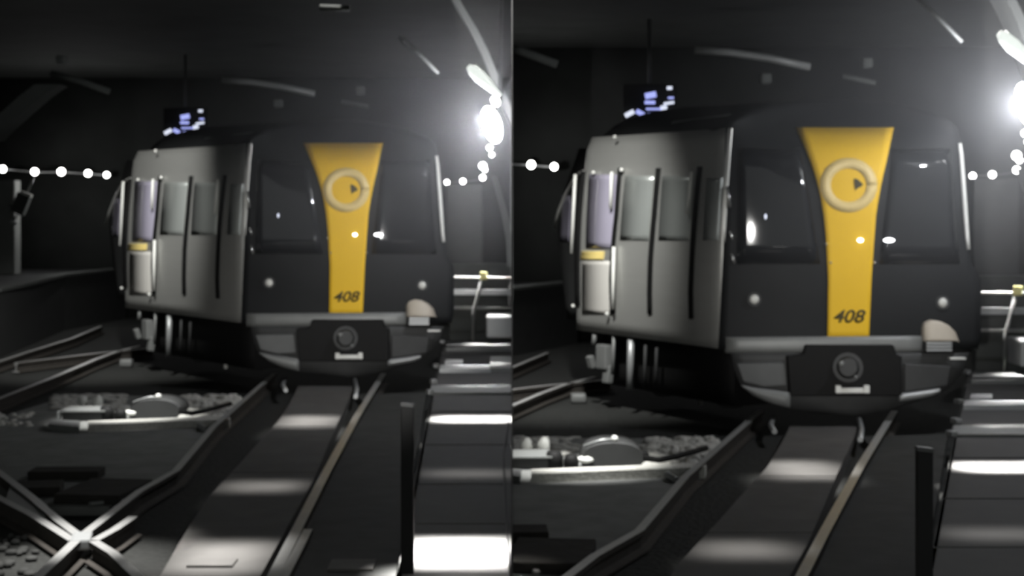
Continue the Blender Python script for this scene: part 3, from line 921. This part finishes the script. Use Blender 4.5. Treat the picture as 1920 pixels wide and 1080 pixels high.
    bm = bm_new(); ball(bm, p, (0.055, 0.05, 0.07), 14, Matrix.Rotation(R(-30), 4, 'Y')); obj('bulb', bm, 'lit', t)
    bm = bm_new(); tube(bm, [p + Vector((0.02, 0.03, 0)), p + Vector((0.05, 0.12, 0.02))], 0.04, 12); obj('lamp_base', bm, 'grey', t)

    # arch ribs on the right
    def rib(pts, w_, dth, m, label, nm='arch_rib', Y=20.9):
        bm = bm_new()
        n_ = len(pts)
        def fn(u, v):
            k_ = v * (n_ - 1); i = min(int(k_), n_ - 2); f = k_ - i
            x = pts[i][0] + (pts[i + 1][0] - pts[i][0]) * f
            y = pts[i][1] + (pts[i + 1][1] - pts[i][1]) * f
            ww = w_[0] + (w_[1] - w_[0]) * v
            return b.pt(x + (u - 0.5) * ww, y, Y)
        grid(bm, fn, 1, 3 * n_, smooth=False, thick=dth)
        return obj(nm, bm, m, None, label, 'arch' if nm == 'arch_rib' else 'beam')
    rib([(838, -30), (862, 12), (886, 52), (908, 95), (926, 140), (945, 190), (966, 235)], (14, 16), 0.5, 'arch', f'curved concrete arch rib at the upper right of the {s} tunnel')
    rib([(926, 330), (936, 365), (946, 400), (955, 450), (958, 500)], (10, 14), 0.4, 'arch', f'pale curved arch edge below the floodlight, {s} tunnel', Y=24.0)
    # roof pipes and beams
    for (pts, Y, r, m, lb) in ((((415, 150), (470, 154), (530, 163), (590, 176)), 22.5, 0.045, 'grey', 'long pale pipe over the train roof'),
                               (((750, 68), (790, 105), (822, 138)), 20, 0.022, 'grey', 'thin slanting pipe left of the arch rib'),
                               (((95, 138), (150, 152), (205, 172)), 24, 0.05, 'wall', 'dark slanting pipe at upper left'),
                               (((600, 14), (656, 16)), 18, 0.035, 'wall', 'short level bar in the roof'),
                               (((640, 190), (690, 200)), 23, 0.03, 'wall', 'short dim pipe over the cab')):
        bm = bm_new()
        tube(bm, [b.pt(x, y, Y) for x, y in pts], r, 8)
        obj('roof_pipe', bm, m, None, f'{lb}, {s} tunnel', 'pipe')
    for (px, py, lb) in ((522, 194, 'left'), (676, 170, 'right'), (115, 112, 'far left')):
        bm = bm_new()
        box(bm, b.pt(px, py, 23), (0.12, 0.2, 0.12), bev=0.03)
        bx_ = obj('roof_box', bm, 'wall', None, f'small dim {lb} box under the roof above the train, {s} tunnel', 'box', f'roof boxes, {s} tunnel')
    if b is LEFT:
        rib([(-30, 262), (0, 232), (30, 205), (60, 178), (88, 158)], (40, 46), 0.5, 'wall', 'dim concrete arch rib at the far left edge', Y=26.0)
    # board of scattered blue lights above the train roof
    Yl = 31
    t = thing('light_board', b.pt(345, 270, Yl), f'dark board of scattered blue and white lights above the train roof, {s} tunnel', 'sign')
    bm = bm_new()
    box(bm, b.pt(346, 236, Yl) + Vector((0, 0.08, 0)), (0.86, 0.08, 0.72), bev=0.03)
    obj('board_back', bm, 'rubber', t)
    bm = bm_new()
    tube(bm, [b.pt(346, 205, Yl) + Vector((0, 0.08, 0)), Vector((b.pt(346, 205, Yl).x, b.pt(346, 205, Yl).y + 0.08, 5.32))], 0.03, 8)
    obj('board_hanger', bm, 'dgrey', t)
    for (px, py, wx, wz, tl, m) in ((315, 247, 15, 7, -0.5, 'bluew'), (331, 246, 13, 7, 0.5, 'blue'), (347, 219, 17, 9, -0.2, 'blue'), (346, 230, 16, 5, 0, 'blue'), (352, 240, 24, 3, 0, 'blue'), (367, 239, 10, 8, 0, 'bluew'), (375, 231, 16, 4, -0.15, 'bluew'), (376, 208, 8, 5, 0, 'bluew'), (378, 223, 9, 3, 0, 'blue'), (348, 247, 10, 3, 0, 'blue'), (333, 263, 9, 6, 0, 'bluew')):
        bm = bm_new()
        box(bm, b.pt(px, py, Yl), (wx * Yl / F, 0.04, wz * Yl / F), 0, tl, bev=0.008)
        obj('led', bm, m, t)
    make_train(b)
    # haze lit by the floodlight
    BAY[0] = b
    bm = bm_new()
    c = b.pt(912, 235, 20.2)
    xi, xo = GAP + 0.004, (2.9 if b is LEFT else 3.0)
    if b is LEFT:
        x0, x1 = c.x - 4.6, -xi
    else:
        x0, x1 = c.x - 4.4, c.x + 0.8
    y0, y1 = c.y - 2.3, c.y + 2.3
    box(bm, ((x0 + x1) / 2, (y0 + y1) / 2, 3.0), (x1 - x0, y1 - y0, 4.5))
    h = obj('haze', bm, 'walkway', None, f'thin grey haze hanging around the train and floodlight of the {s} tunnel', 'haze', kind='stuff')
    h.data.materials.clear()
    h.data.materials.append(haze_mat(c - OFF[h.name]))
    BAY[0] = None


def haze_mat(centre):
    """Smoke that is densest at the floodlight and thins out to nothing 2 to 3 m away."""
    m = bpy.data.materials.new('haze')
    m.use_nodes = True
    nt = m.node_tree
    nt.nodes.remove(nt.nodes['Principled BSDF'])
    tc = nt.nodes.new('ShaderNodeTexCoord')
    mp = nt.nodes.new('ShaderNodeVectorMath'); mp.operation = 'SUBTRACT'
    mp.inputs[1].default_value = centre
    sc = nt.nodes.new('ShaderNodeVectorMath'); sc.operation = 'MULTIPLY'
    sc.inputs[1].default_value = (1 / 4.6, 1 / 2.3, 1 / 2.5)
    ln = nt.nodes.new('ShaderNodeVectorMath'); ln.operation = 'LENGTH'
    mr = nt.nodes.new('ShaderNodeMapRange'); mr.interpolation_type = 'LINEAR'
    mr.inputs['From Min'].default_value = 0.5
    mr.inputs['From Max'].default_value = 1.0
    mr.inputs['To Min'].default_value = 0.045
    mr.inputs['To Max'].default_value = 0.0
    v = nt.nodes.new('ShaderNodeVolumeScatter')
    v.inputs['Color'].default_value = (0.96, 0.97, 1.0, 1)
    nt.links.new(tc.outputs['Object'], mp.inputs[0])
    nt.links.new(mp.outputs[0], sc.inputs[0])
    nt.links.new(sc.outputs[0], ln.inputs[0])
    nt.links.new(ln.outputs['Value'], mr.inputs['Value'])
    nt.links.new(mr.outputs[0], v.inputs['Density'])
    nt.links.new(v.outputs[0], nt.nodes['Material Output'].inputs['Volume'])
    return m


for b in BAYS:
    build_bay(b)
